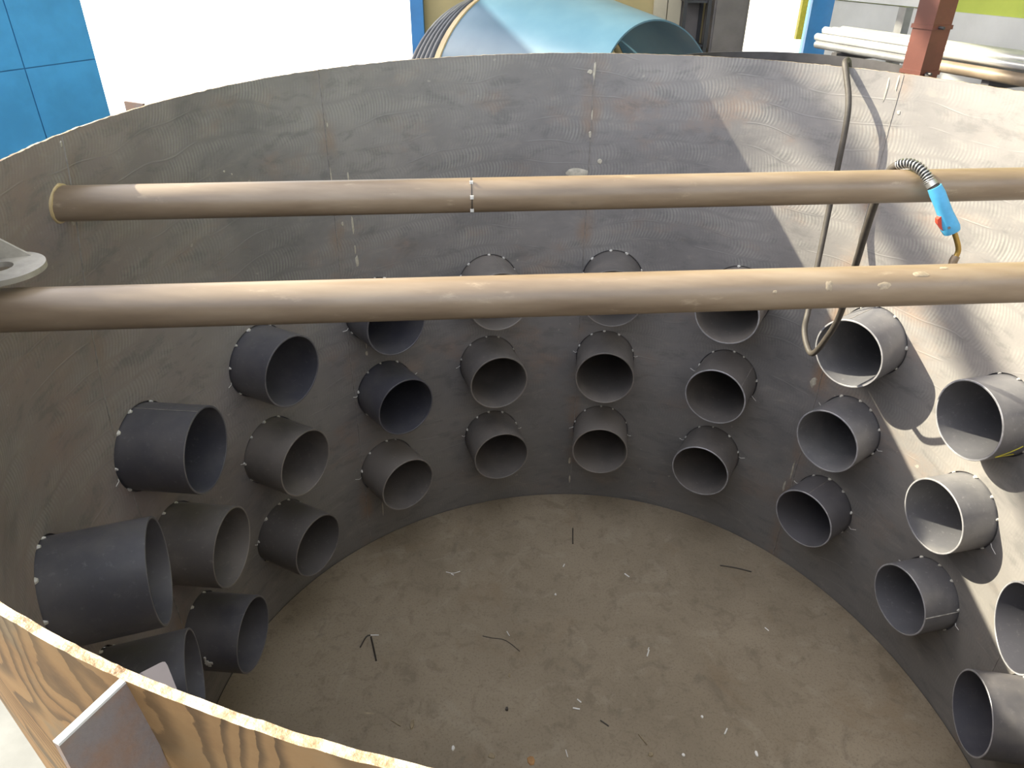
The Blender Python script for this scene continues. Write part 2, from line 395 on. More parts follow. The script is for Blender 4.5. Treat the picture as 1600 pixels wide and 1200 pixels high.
# back wall: each stretch between the two doorways
def bx(px, y=YB): return ony(px, 60, y).x
xj = bx(648); xd0 = bx(1163); xd1 = bx(1256)
HW = 6.3
def wallbox(name, x0, x1, z0, z1, mat, y=YB, t=0.12):
    return struct(MB().box(((x0 + x1) / 2, y + t / 2, (z0 + z1) / 2), ((x1 - x0) / 2, 0, 0), (0, t / 2, 0), (0, 0, (z1 - z0) / 2)).build(name, mat, None, False))
wallbox('wall_back', xj, xd0, -0.01, HW, MAT['ochre'])
wallbox('wall_back', xd1, 7.4, -0.01, HW, MAT['cream'])
wallbox('wall_back', xd0, xd1, 4.2, HW, MAT['ochre'])
wallbox('wall_back', -2.6, xj, 5.2, HW, MAT['ochre'])
wallbox('trim_1', xj - 0.02, xj + 0.12, -0.01, 5.2, MAT['blue_frame'], YB - 0.10, 0.10)
wallbox('trim_2', xd1 - 0.03, xd1 + 0.22, -0.01, 4.2, MAT['blue_frame'], YB - 0.14, 0.14)
struct(MB().box((-5.9, 8.05, HW / 2), (0.06, 0, 0), (0, 1.05, 0), (0, 0, HW / 2)).build('wall_sun_block', MAT['cream'], None, False))  # unseen wall added to keep the sun off the blue vessel
# side wall on the right, behind the pipe rack
dr = Vector((0.358, -0.934, 0)); nr = Vector((0.934, 0.358, 0))
w0 = ony(1300, 40, 8.6); w0.z = 0
def slab(name, a, s0, s1, z0, z1, t, mat, kind='wall'):
    o = a + dr * ((s0 + s1) / 2) + nr * (t / 2); o.z = (z0 + z1) / 2
    return MB().box(o, dr * ((s1 - s0) / 2), nr * (t / 2), (0, 0, (z1 - z0) / 2)).build(name, mat, None, False)
struct(slab('wall_right', w0, 0.0, 9.0, -0.01, HW, 0.12, MAT['lime']))

# roof over the rear bay and over the right-hand bay; unseen, shaped to shade the background and leave the tank lit
struct(MB().box((2.5, 6.7, 6.36), (5.0, 0, 0), (0, 2.5, 0), (0, 0, 0.05)).build('ceiling', MAT['roof'], None, False))
struct(MB().box((5.0, 0.6, 6.36), (2.5, 0, 0), (0, 3.59, 0), (0, 0, 0.05)).build('ceiling', MAT['roof'], None, False))

# ------------------------------------------------------------------ the steel tank
TANK = thing('steel_tank', 'big open-topped round steel tank with rows of short pipe stubs inside', 'tank', (CX, CY, 0))

cut = MB()
for (c, k), ph in STUBS.items():
    d = Vector((math.sin(ph), math.cos(ph), 0)); o = Vector((CX, CY, ROWZ[k]))
    cut.tube([o + d * 1.3, o + d * 2.0], SR + 0.006, 56)
cutter = cut.build('cutter', MAT['weld'], None, False)
PH0 = 0.0157
for s in range(8):
    p0 = PH0 + s * PI / 4 + 0.00025; p1 = PH0 + (s + 1) * PI / 4 - 0.00025
    if p0 > PI: p0 -= 2 * PI; p1 -= 2 * PI
    near = abs((p0 + p1) / 2) > 2.0
    nu = 220 if near else 90
    rows = [-0.008, 0.3, 0.7, 0.9, 1.1, 1.3, 1.5, 1.7, 1.9, 2.1, 2.25, 2.4, 2.5, 2.58, H]
    vs, fs, ix = [], [], []
    def ragged(p):
        return 0.0022 * noise.noise(Vector((p * 60, 1.3, s))) + 0.0012 * noise.noise(Vector((p * 240, 4.1, s)))
    for i in range(nu + 1):
        p = p0 + (p1 - p0) * i / nu
        e = ragged(p); w = 0.0009 * noise.noise(Vector((p * 150, 9.0, s)))
        for j, z in enumerate(rows):
            zz = z + (e if j == len(rows) - 1 else 0)
            vs.append(W(p, z) + Vector((0, 0, zz - z)))
        for j, z in enumerate(rows):
            zz = z + (e + w if j == len(rows) - 1 else 0)
            vs.append(W(p, z, TH + (w if j == len(rows) - 1 else 0)) + Vector((0, 0, zz - z)))
    nr_ = len(rows); st = 2 * nr_
    for i in range(nu):
        a = i * st; b = a + st
        for j in range(nr_ - 1):
            fs.append((a + j, b + j, b + j + 1, a + j + 1)); ix.append(0)
            fs.append((a + nr_ + j, a + nr_ + j + 1, b + nr_ + j + 1, b + nr_ + j)); ix.append(1)
        fs.append((a + nr_ - 1, b + nr_ - 1, b + 2 * nr_ - 1, a + 2 * nr_ - 1)); ix.append(2)
        fs.append((a, a + nr_, b + nr_, b)); ix.append(2)
    for a in (0, nu * st):
        for j in range(nr_ - 1):
            fs.append((a + j, a + j + 1, a + nr_ + j + 1, a + nr_ + j)); ix.append(2)
    o = link('shell_plate', vs, fs, [MAT['inner'], MAT['outer'], MAT['edge']], TANK, True, 30, ix)
    md = o.modifiers.new('holes', 'BOOLEAN'); md.operation = 'DIFFERENCE'; md.solver = 'EXACT'; md.object = cutter
    bpy.context.view_layer.update()
    dg = bpy.context.evaluated_depsgraph_get()
    me = bpy.data.meshes.new_from_object(o.evaluated_get(dg))
    o.modifiers.clear(); old = o.data; o.data = me; bpy.data.meshes.remove(old); me.name = 'shell_plate'
bpy.data.objects.remove(cutter)

# bottom plate, a little inside the shell so that a dark joint runs round it
n = 160
ring = [W(2 * PI * i / n - PI, 0, -0.006) for i in range(n)]
MB().prism([(v.x, v.y, -0.005) for v in ring], (0, 0, 0.005)).build('bottom_plate', MAT['bottom'], TANK)
ring2 = [W(2 * PI * i / n - PI, 0, 0.02) for i in range(n)]
MB().prism([(v.x, v.y, -0.011) for v in ring2], (0, 0, 0.0055)).build('gap_dark_ring', MAT['dark_wire'], TANK)  # dark ring added under the joint so no outside light shows through

# welded joints between the plates
def seam(ph, z0, z1, w=0.003, seed=0):
    vs, fs = [], []; m = int((z1 - z0) / 0.012)
    for i in range(m + 1):
        z = z0 + (z1 - z0) * i / m
        ww = w * (0.75 + 0.6 * abs(noise.noise(Vector((z * 40, seed, 0.3))))); off = 0.003 * noise.noise(Vector((z * 6, seed, 2)))
        for k, (a, h) in enumerate(((-1, -0.001), (-0.6, 0.0022), (0.6, 0.0022), (1, -0.001))):
            vs.append(W(ph + (a * ww + off) / 1.68, z, -h))
    for i in range(m):
        for k in range(3): fs.append((i * 4 + k, i * 4 + k + 1, i * 4 + k + 5, i * 4 + k + 4))
    return link('weld_seam', vs, fs, MAT['weld'], TANK)
def clear_spans(ph):
    spans = [(0.0, H - 0.004)]
    for (c, k), q in STUBS.items():
        dx = abs(math.sin(q - ph)) * 1.68
        if dx < SR + 0.012 and math.cos(q - ph) > 0:
            hh = math.sqrt((SR + 0.012) ** 2 - dx * dx); z = ROWZ[k]; new = []
            for a, b in spans:
                if b <= z - hh or a >= z + hh: new.append((a, b)); continue
                if a < z - hh: new.append((a, z - hh))
                if b > z + hh: new.append((z + hh, b))
            spans = new
    return spans
for s in range(8):
    ph = PH0 + s * PI / 4
    if ph > PI: ph -= 2 * PI
    for a, b in clear_spans(ph):
        if b - a > 0.03: seam(ph, a, b, 0.003, s)

# pale scars, drips and ground spots on the inside of the shell
def scar(px, py, wpx, hpx, seed):
    """an irregular thin blob of weld metal lying on the inner wall where the sight line meets it"""
    d = ray(px, py); t = 6.0
    while t > 0.3:
        P = EYE + d * t; q = math.atan2(P.x - CX, P.y - CY)
        if math.hypot(P.x - CX, P.y - CY) <= Rw(q, P.z): break
        t -= 0.002
    sc_ = (P - EYE).dot(cF) / F_PX
    vs = []; m = 14
    for i in range(m):
        a = 2 * PI * i / m; k = 0.7 + 0.6 * abs(noise.noise(Vector((math.cos(a) * 1.7, math.sin(a) * 1.7, seed * 3.1))))
        vs.append((a, k))
    pts = [W(q + math.cos(a) * k * wpx * sc_ / 2 / 1.68, P.z + math.sin(a) * k * hpx * sc_ / 2, 0.0005) for a, k in vs]
    top = [W(q + math.cos(a) * k * 0.75 * wpx * sc_ / 2 / 1.68, P.z + math.sin(a) * k * 0.75 * hpx * sc_ / 2, -0.0025) for a, k in vs]
    fs = [(i, (i + 1) % m, m + (i + 1) % m, m + i) for i in range(m)] + [tuple(range(m, 2 * m))]
    link('weld_scar', pts + top, fs, MAT['spatter'], TANK)
for i, a in enumerate([(900, 270, 42, 17), (937, 252, 9, 10), (929, 110, 5, 34), (922, 112, 9, 9), (925, 180, 3, 22), (922, 210, 5, 14), (517, 275, 3, 26), (544, 276, 4, 16),
                       (511, 195, 3, 9), (551, 352, 6, 36), (555, 390, 4, 18), (558, 408, 8, 24), (535, 350, 5, 9), (890, 720, 5, 14), (890, 748, 3, 20),
                       (1385, 140, 4, 50), (1402, 130, 4, 30), (1404, 176, 7, 8), (1270, 598, 12, 22), (1238, 735, 4, 40), (1225, 760, 4, 26), (573, 552, 6, 10), (598, 795, 3, 30),
                       (350, 268, 5, 4), (362, 272, 4, 4), (95, 225, 4, 12), (572, 535, 3, 26)]):
    scar(*a, i)

# ---- the pipe stubs
def stub(c, k, ph):
    z = ROWZ[k]; d = Vector((math.sin(ph), math.cos(ph), 0)); t = Vector((d.y, -d.x, 0)); up = Vector((0, 0, 1))
    ax = Vector((CX, CY, z)); wall = Rw(ph, z); n = 56; ri = SR - 0.008
    rf = RF + 0.012 * noise.noise(Vector((c * 3.3, k * 5.1, 0.2)))
    back = wall + (0.36 if c > -3 else 0.09)  # unseen outer length, made long so the mouths look dark inside
    prof = [(rf, SR - 0.0015), (rf + 0.0015, SR), (back, SR), (back, 0.0)]
    inn = [(rf, ri + 0.0015), (rf + 0.0015, ri), (back - 0.008, ri), (back - 0.008, 0.0)]
    vs, fs = [], []
    def ringv(r, q): return [ax + d * r + (t * math.cos(2 * PI * i / n) + up * math.sin(2 * PI * i / n)) * q for i in range(n)]
    # open tube: mouth ring, outside, inside, closed at the back
    for r, q in ((prof[2]), (prof[1]), (prof[0]), (inn[0]), (inn[1]), (inn[2])): vs += ringv(r, q)
    for a in range(5):
        for i in range(n): fs.append((a * n + i, a * n + (i + 1) % n, (a + 1) * n + (i + 1) % n, (a + 1) * n + i))
    fs.append(tuple(range(n))); fs.append(tuple(5 * n + i for i in range(n)))
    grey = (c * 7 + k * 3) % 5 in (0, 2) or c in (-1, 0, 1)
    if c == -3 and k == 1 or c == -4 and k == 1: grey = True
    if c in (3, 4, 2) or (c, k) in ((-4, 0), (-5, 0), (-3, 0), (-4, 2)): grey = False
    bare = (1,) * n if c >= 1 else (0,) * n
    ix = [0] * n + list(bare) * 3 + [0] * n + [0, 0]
    o = link('pipe_stub', vs, fs, [MAT['stub_sunlit' if (c, k) in ((2, 0), (2, 1), (3, 0), (3, 1), (3, 2)) else 'stub_grey' if grey else 'stub_blue'], MAT['bare_cut']], TANK, True, 40, [(ix[j] if n <= j < 4 * n and j // n in (1, 2) else 0) for j in range(len(fs))])
    rng = random.Random(c * 31 + k * 7 + 5)
    def onwall(a, rad):   # a point of the shell beside the stub, at clock angle a
        zz = z + math.sin(a) * rad; du = math.cos(a) * rad
        q = ph + math.asin(du / wall)
        return q, zz
    pv, pf = [], []
    for rad_, dd in ((SR - 0.0005, TH + 0.0006), (SR + 0.03, TH + 0.0006), (SR + 0.03, TH + 0.004), (SR - 0.0005, TH + 0.004)):
        for i in range(n):
            q, zz = onwall(2 * PI * i / n, rad_); pv.append(W(q, zz, dd))
    for a in range(4):
        for i in range(n): pf.append((a * n + i, a * n + (i + 1) % n, ((a + 1) % 4) * n + (i + 1) % n, ((a + 1) % 4) * n + i))
    link('gap_light_block', pv, pf, MAT['stub_blue'], o, True, 40)  # unseen ring added outside to stop light leaking through the gap
    # tack welds bridging the gap
    for a in [R_(x + rng.uniform(-9, 9)) for x in (20, 62, 92, 128, 165, 215, 330)]:
        q, zz = onwall(a, SR + 0.003); P = W(q, zz, -0.003)
        m = MB(); w = rng.uniform(0.005, 0.010); tang = (-t * math.sin(a) + up * math.cos(a))
        rad = (t * math.cos(a) + up * math.sin(a))
        vs2 = []; 
        for i in range(6):
            b = 2 * PI * i / 6; vs2.append(P + tang * math.cos(b) * w * 1.2 + rad * math.sin(b) * w * 0.75 + d * 0.004)
        vs2 += [P - d * 0.006 + tang * math.cos(2 * PI * i / 6) * w * 0.6 + rad * math.sin(2 * PI * i / 6) * w * 0.4 for i in range(6)]
        m.add(vs2, [(i, (i + 1) % 6, 6 + (i + 1) % 6, 6 + i) for i in range(6)] + [tuple(range(6, 12))])
        m.build('tack_weld', MAT['tack'], o)
    # bits of filler wire left sticking out
    for a in ([R_(rng.uniform(165, 205)), R_(rng.uniform(-30, 10))] if k else [R_(rng.uniform(170, 200))]):
        q, zz = onwall(a, SR + 0.004); P = W(q, zz, -0.002)
        rad = (t * math.cos(a) + up * math.sin(a)); L = rng.uniform(0.02, 0.045)
        MB().tube([P + d * 0.004, P - d * 0.006 + rad * L * 0.4, P - d * 0.004 + rad * L + up * rng.uniform(-.4, .4) * L], 0.0016, 5).build('wire_end', MAT['bright_wire'], o)
    def line_on(a, r0, r1, mat, name, w=0.0016, h=0.0012):
        rad = (t * math.cos(a) + up * math.sin(a)); tang = (-t * math.sin(a) + up * math.cos(a))
        A = ax + d * r0 + rad * SR; B = ax + d * r1 + rad * SR
        MB().box((A + B) / 2, (B - A) / 2, tang * w, rad * h).build(name, mat, o, False)
    seams = {(3, 2): 16, (-1, 0): 78, (2, 0): 104, (2, 2): 93, (-4, 0): 88, (-3, 1): 60, (1, 1): 40, (-2, 0): 150}
    if (c, k) in seams:
        line_on(R_(seams[(c, k)]), rf + 0.002, wall - 0.002, MAT['tack'] if (c, k) == (3, 2) else MAT['weld'], 'pipe_seam')
    if (c, k) == (3, 0):    # yellow chalk corner drawn on the pipe
        for (a0, r0, a1, r1) in ((-32, 0.035, -12, 0.12), (-32, 0.035, -32, 0.12)):
            pts = []
            for i in range(9):
                f = i / 8; a = R_(a0 + (a1 - a0) * f); pts.append(ax + d * (rf + r0 + (r1 - r0) * f) + (t * math.cos(a) + up * math.sin(a)) * (SR + 0.0005))
            MB().tube(pts, 0.0022, 6).build('paint_mark', MAT['yellow'], o)
    if (c, k) == (-4, 2):   # splash of weld metal on the side of the stub
        for j in range(6):
            a = R_(175 + rng.uniform(-9, 9)); P = ax + d * (rf + 0.12 + rng.uniform(-.02, .02)) + (t * math.cos(a) + up * math.sin(a)) * SR
            MB().box(P, t * rng.uniform(.002, .004), up * rng.uniform(.003, .009), d * rng.uniform(.003, .008)).build('weld_spatter', MAT['tack'], o, False)
for (c, k), ph in STUBS.items(): stub(c, k, ph)

# ---- the two cross pipes
BR = 0.0485
def bar(P, Q, joint=None, name='cross_pipe'):
    P = Vector(P); Q = Vector(Q); d = (Q - P).normalized()
    def hit(o, d):
        s = 0.0
        while True:
            X = o + d * s
            if math.hypot(X.x - CX, X.y - CY) >= Rw(math.atan2(X.x - CX, X.y - CY), X.z) - 0.001: return X
            s += 0.001
    mid = (P + Q) / 2; A = hit(mid, -d); B = hit(mid, d)
    # ends coped to the curved wall
    n = 40; a = Vector((0, 0, 1)); b = d.cross(a); vs = []
    for end, sg in ((A, -1), (B, 1)):
        for i in range(n):
            off = (a * math.cos(2 * PI * i / n) + b * math.sin(2 * PI * i / n)) * BR
            vs.append(hit(mid + off, d * sg))
    fs = [(i, (i + 1) % n, n + (i + 1) % n, n + i) for i in range(n)] + [tuple(range(n)), tuple(range(n, 2 * n))]
    o = link(name, vs, fs, MAT['bar'], TANK, True, 40)
    for k0 in (0, n):      # weld bead round each end
        loop = [vs[k0 + i] + (vs[k0 + i] - (A if k0 == 0 else B)).normalized() * 0.001 for i in range(n)]
        pts = loop + [loop[0]]
        MB().tube(pts, [0.0055 + 0.003 * noise.noise(p * 60) for p in pts], 6, False).build('weld_ring', MAT['weld'] if k0 else MAT['tanrim'], o)
    return o, A, B, d
ZF = 2.437
far_bar, fA, fB, fd = bar((-1.2308, 1.9758, ZF), (1.5613, 2.2393, ZF))
ZN = 2.37
nP = onz(0, 485, ZN); nQ = onz(1600, 441, ZN)
near_bar, nA, nB, nd = bar(nP, nQ)
# butt joint on the far bar
jp = onz(737, 309, ZF); s = (jp - fA).dot(fd); jc = fA + fd * s
MB().tube([jc - fd * 0.0016, jc + fd * 0.0016], BR + 0.0012, 40).build('butt_joint', MAT['dark_wire'], far_bar)
for a in (60, 10, -40):
    P = jc + (Vector((0, 0, 1)) * math.sin(R_(a)) - fd.cross(Vector((0, 0, 1))) * -math.cos(R_(a)) * -1) * (BR + .001)
    P = jc + (Vector((0, 0, 1)) * math.sin(R_(a)) + Vector((fd.y, -fd.x, 0)) * math.cos(R_(a))) * (BR + .001)
    MB().box(P, fd * 0.005, (0, 0, 0.005), (0, 0.003, 0)).build('tack_weld', MAT['tack'], far_bar, False)
# bare scars on the near bar
def barscar(px, py, l, w, seed):
    P = onz(px, py, ZN); s = (P - nA).dot(nd); c0 = nA + nd * s
    lo, hi = -60, 150     # clock angle of the sight line on the bar
    side = Vector((nd.y, -nd.x, 0)); best = None
    for a in range(lo, hi):
        X = c0 + (Vector((0, 0, 1)) * math.sin(R_(a)) + side * math.cos(R_(a))) * BR
        v = X - EYE; y = 600 - F_PX * v.dot(cU) / v.dot(cF)
        n_ = (X - c0); 
        if n_.dot(-v) > 0 and (best is None or abs(y - py) < best[0]): best = (abs(y - py), a)
    a0 = best[1]; m = 12; vs = []
    for h, f in ((0.0003, 1.0), (0.0012, 0.7)):
        for i in range(m):
            b = 2 * PI * i / m; k = f * (0.6 + 0.9 * abs(noise.noise(Vector((math.cos(b) * 2, math.sin(b) * 2, seed * 2.7)))))
            a = R_(a0) + math.sin(b) * k * w / BR
            vs.append(c0 + nd * math.cos(b) * k * l + (Vector((0, 0, 1)) * math.sin(a) + side * math.cos(a)) * (BR + h))
    link('weld_scar', vs, [(i, (i + 1) % m, m + (i + 1) % m, m + i) for i in range(m)] + [tuple(range(m, 2 * m))], MAT['barscar'], near_bar)
for i, a in enumerate([(1276, 447, .012, .016), (1361, 446, .018, .010), (1396, 428, .028, .008), (1424, 419, .016, .006), (1200, 456, .008, .005), (1582, 423, .005, .005)]): barscar(*a, i)

# ---- lifting lug with a hole on the left wall
zl = 2.452
tip = onz(71, 409, zl); hol = onz(6, 420, zl)
rd = Vector((tip.x - CX, tip.y - CY, 0)).normalized()
inw = -rd; lat = Vector((-inw.y, inw.x, 0))
hc = tip + rd * 0.092; rr = 0.092; rh = 0.030
lug = bmesh.new()
outer = [hc + inw * math.cos(a) * rr + lat * math.sin(a) * rr for a in [R_(-90 + 6 * i) for i in range(31)]]
def wallpt(o, d):
    s = 0
    while math.hypot((o + d * s).x - CX, (o + d * s).y - CY) < Rw(math.atan2((o + d * s).x - CX, (o + d * s).y - CY), zl): s += 0.001
    return o + d * s
pe = wallpt(outer[-1], rd); ps = wallpt(outer[0], rd)
poly = outer + [pe, (pe + ps) / 2 + rd * 0.002, ps]
m = len(poly); hole = []
for q in poly:
    v = (q - hc); a = math.atan2(v.dot(lat), v.dot(inw)); hole.append(hc + inw * math.cos(a) * rh + lat * math.sin(a) * rh)
vs = []; t = Vector((0, 0, 0.008))
for off in (Vector((0, 0, 0)), -t * 1.5): vs += [p + off for p in poly] + [p + off for p in hole]
fs = []
for i in range(m):
    j = (i + 1) % m
    fs += [(i, j, m + j, m + i), (2 * m + i, 3 * m + i, 3 * m + j, 2 * m + j), (i, 2 * m + i, 2 * m + j, j), (m + i, m + j, 3 * m + j, 3 * m + i)]
lugo = link('lifting_lug', vs, fs, MAT['lug'], TANK, True, 30)
gm = MB(); g0 = hc + lat * 0.052
gm.prism([g0 + inw * 0.055, g0 + rd * 0.0, wallpt(g0, rd), wallpt(g0, rd) + Vector((0, 0, 0.11))], lat * 0.008)
gm.build('gusset', MAT['lug'], lugo, False)
# plate end on the inside of the near wall
zi = 2.45
poly = [onz(*q, zi) for q in ((205, 1058), (222, 1050), (249, 1036), (254, 1034), (258, 1034), (262, 1040), (277, 1078), (290, 1110))]
MB().prism(poly, (0, 0, -0.010)).build('stiffener_plate', MAT['purple_plate'], TANK, False)
# outside gusset welded to the near rim
g0 = onz(205, 1053, H); g1 = onz(90, 1161, H); gd = (g1 - g0); gd.z = 0; gn = Vector((gd.y, -gd.x, 0)).normalized()
L = gd.length; gd.normalize()
a = g0 - Vector((0, 0, 0.003)) 
gus = MB().prism([a, g0 + gd * L - Vector((0, 0, .003)), g0 + gd * L - Vector((0, 0, 0.20)), g0 + gd * 0.0 - Vector((0, 0, 0.34))], gn * 0.005).build('gusset', MAT['plate'], TANK, False)
# its pale top edge
MB().box(g0 + gd * (L / 2) + gn * 0.0025 - Vector((0, 0, 0.0022)), gd * (L / 2), gn * 0.0028, (0, 0, 0.0012)).build('pale_edge', MAT['alu'], gus, False)
# small outside lug showing over the far left rim
q = onz(232, 161, H + 0.006); qd = Vector((q.x - CX, q.y - CY, 0)).normalized(); ql = Vector((-qd.y, qd.x, 0))
qb = W(math.atan2(qd.x, qd.y), H - 0.07, TH - .001)
MB().prism([qb + Vector((0, 0, 0)), qb + qd * 0.07 + Vector((0, 0, 0.04)), qb + qd * 0.07 + Vector((0, 0, 0.078)), qb + Vector((0, 0, 0.074))], ql * 0.010).build('gusset', MAT['plate'], TANK, False)

# ------------------------------------------------------------------ welding torch and its hose
TORCH = thing('welding_torch', 'blue-handled welding torch on a long black hose hung over the far cross pipe', 'welding torch', (1.4, 3.37, 2.63))
hp = [(1.52, 3.60, 0.9), (1.52, 3.56, 1.9), (1.50, 3.50, 2.45), (1.45, 3.44, 2.61), (1.405, 3.375, H + 0.018), (1.405, 3.325, 2.575), (1.41, 3.27, 2.50), (1.41, 3.235, 2.40), (1.41, 3.215, 2.15), (1.40, 3.18, 1.98)]
hp += [ony(1264, 480, 3.05), ony(1257, 515, 2.96), ony(1262, 543, 2.88), ony(1271, 552, 2.82), ony(1290, 530, 2.73), ony(1312, 493, 2.64), ony(1335, 420, 2.48), ony(1350, 370, 2.38), ony(1366, 320, 2.31), ony(1380, 287, 2.285)]
hp += [ony(1392, 265, 2.262), ony(1404, 257, 2.235)]
hose = spline(hp, 8)
MB().tube(hose, 0.0125, 14).build('hose', MAT['hose'], TORCH)
sp_pts = spline([ony(1404, 257, 2.235), ony(1420, 255, 2.205), ony(1436, 262, 2.170), ony(1448, 275, 2.140), ony(1453, 285, 2.128)], 10)
MB().tube(sp_pts, 0.0105, 10).build('hose_end', MAT['black'], TORCH)
# coil spring guard
coil = []; turns = 15; tt = Vector((0, 1, 0)); N = turns * 14
for i in range(N + 1):
    f = i / N * (len(sp_pts) - 1.001); j = int(f); fr = f - j; P = sp_pts[j].lerp(sp_pts[j + 1], fr)
    tg = (sp_pts[min(j + 1, len(sp_pts) - 1)] - sp_pts[j]).normalized(); e1 = tg.cross(Vector((0, 1, 0.3))).normalized(); e2 = tg.cross(e1)
    w = 2 * PI * i / 14; coil.append(P + (e1 * math.cos(w) + e2 * math.sin(w)) * 0.0135)
MB().tube(coil, 0.0022, 6).build('spring_guard', MAT['spring'], TORCH)
c0, c1, c2 = ony(1453, 284, 2.128), ony(1458, 291, 2.120), ony(1462, 297, 2.114)
MB().tube([c0, c0.lerp(c1, .9)], [0.0155, 0.0165], 16).build('collar', MAT['spring'], TORCH)
MB().tube([c1, c1.lerp(c2, .5), c2], [0.0175, 0.0165, 0.018], 16).build('swivel', MAT['black'], TORCH)
hpts = [ony(1460, 292, 2.116), ony(1465, 303, 2.110), ony(1471, 318, 2.104), ony(1477, 334, 2.100), ony(1481, 346, 2.098), ony(1485, 356, 2.096), ony(1487, 362, 2.095)]
def oval(pts, wx, wy, name, mat, par, n=16):
    vs, fs = [], []
    for i, p in enumerate(pts):
        tg = (pts[min(i + 1, len(pts) - 1)] - pts[max(i - 1, 0)]).normalized(); e1 = Vector((0, 1, 0)).cross(tg).normalized(); e2 = tg.cross(e1)
        for k in range(n):
            a = 2 * PI * k / n; ca, sa = math.cos(a), math.sin(a)
            ex = 0.8
            vs.append(p + e1 * wx[i] * math.copysign(abs(ca) ** ex, ca) + e2 * wy[i] * math.copysign(abs(sa) ** ex, sa))
    m = len(pts)
    fs = [(i * n + k, i * n + (k + 1) % n, (i + 1) * n + (k + 1) % n, (i + 1) * n + k) for i in range(m - 1) for k in range(n)] + [tuple(range(n)), tuple((m - 1) * n + k for k in range(n))]
    return link(name, vs, fs, mat, par, True, 50)
oval(hpts, [.0185, .0205, .0200, .0205, .024, .0255, .023], [.018, .019, .018, .018, .020, .021, .019], 'handle', MAT['torchblue'], TORCH)
tp = [ony(1468, 340, 2.094), ony(1466, 348, 2.092), ony(1471, 358, 2.092)]
MB().prism([ony(1472, 337, 2.088), ony(1465, 343, 2.088), ony(1465, 350, 2.088), ony(1473, 361, 2.088), ony(1477, 357, 2.088)], (0, 0.016, 0)).build('trigger', MAT['red'], TORCH, False)
MB().tube([ony(1483, 356, 2.072), ony(1483, 356, 2.080)], 0.004, 10).build('screw', MAT['black'], TORCH)
npts = spline([ony(1490, 360, 2.095), ony(1494, 372, 2.093), ony(1497, 384, 2.090), ony(1497, 393, 2.088), ony(1493, 402, 2.086)], 6)
MB().tube(npts, 0.0078, 14).build('swan_neck', MAT['brass'], TORCH)
MB().tube([ony(1494, 400, 2.087), ony(1490, 407, 2.085), ony(1486, 418, 2.082)], [0.0115, 0.0125, 0.011], 14).build('gas_nozzle', MAT['nozzle'], TORCH)

# ------------------------------------------------------------------ litter on the bottom plate
def rod(pts, r, mat, label, cat='wire', group=None, name='welding_wire'):
    P = [onz(x, y, 0.0) for x, y in pts]; P = [Vector((p.x, p.y, r)) for p in P]
    if len(P) > 2: P = spline(P, 4)
    o = MB().tube(P, r, 7).build(name, mat); tag(o, label, cat, group); return o
def chip(x, y, wpx, hpx, mat, label, seed, h=0.004, name='metal_chip', group=None):
    c = onz(x, y, 0.0); s = (c - EYE).dot(cF) / F_PX; m = 7; vs = []
    for zz, f in ((0.0002, 1.0), (h, 0.85)):
        for i in range(m):
            a = 2 * PI * i / m; k = f * (0.75 + 0.5 * abs(noise.noise(Vector((math.cos(a) * 2, math.sin(a) * 2, seed * 1.9)))))
            vs.append((c.x + math.cos(a) * k * wpx * s / 2, c.y + math.sin(a) * k * hpx * s / 2 / 0.62, zz))
    o = link(name, vs, [(i, (i + 1) % m, m + (i + 1) % m, m + i) for i in range(m)] + [tuple(range(m, 2 * m)), tuple(range(m))[::-1]], mat, None, False)
    tag(o, label, 'chip', group)
DW, BW = MAT['dark_wire'], MAT['bright_wire']
rod([(563, 1012), (572, 996), (579, 993)], .0035, DW, 'bent dark wire, hooked shape, left part of tank bottom beside a straight rod', 'wire')
rod([(579, 993), (592, 993)], .003, BW, 'short pale wire lying across the top of the hooked dark wire', 'wire')
rod([(580, 996), (588, 1033)], .0045, DW, 'straight dark rod right beside the hooked dark wire', 'rod', None, 'electrode_stub')
rod([(697, 894), (708, 896), (719, 893)], .002, BW, 'thin bright wire on tank bottom toward the back left', 'wire')
rod([(705, 897), (709, 899)], .0025, BW, 'tiny bright crumb of wire touching the thin bright wire', 'wire')
rod([(895, 826), (895, 850)], .0035, DW, 'dark rod standing nearest the back centre wall on tank bottom', 'rod', None, 'electrode_stub')
rod([(1125, 884), (1150, 888), (1174, 894)], .0035, DW, 'dark rod lying on tank bottom below the right-hand stubs', 'rod', None, 'electrode_stub')
rod([(754, 994), (768, 997), (790, 1001), (812, 1018)], .002, DW, 'long thin curved dark wire in the middle of tank bottom', 'wire')
rod([(792, 987), (796, 994)], .0025, BW, 'tiny bright wire just above the long curved dark wire', 'wire')
rod([(1011, 1026), (1014, 1016)], .0035, BW, 'bright bent offcut right of the middle of tank bottom', 'offcut', None, 'wire_offcut')
rod([(1012, 1016), (1014, 1012)], .002, BW, 'thin tail at the upper end of the bright bent offcut', 'offcut', None, 'wire_offcut')
rod([(976, 897), (983, 902)], .0035, BW, 'bright white offcut in the back middle of tank bottom', 'offcut', None, 'wire_offcut')
rod([(880, 886), (882, 882)], .003, BW, 'small pale offcut left of the bright white back offcut', 'offcut', None, 'wire_offcut')
rod([(895, 1107), (906, 1109)], .0038, BW, 'bright offcut lying crosswise, lower of two in front middle', 'offcut', None, 'wire_offcut')
rod([(902, 1093), (908, 1098)], .003, BW, 'pale offcut, upper of two in front middle of tank bottom', 'offcut', None, 'wire_offcut')
rod([(938, 1126), (951, 1135)], .003, DW, 'short dark curl of wire right of the crosswise bright offcut', 'wire')
rod([(998, 1148), (1011, 1164)], .003, MAT['tanchip'], 'slanted tan rod in the front right of tank bottom', 'rod', None, 'electrode_stub')
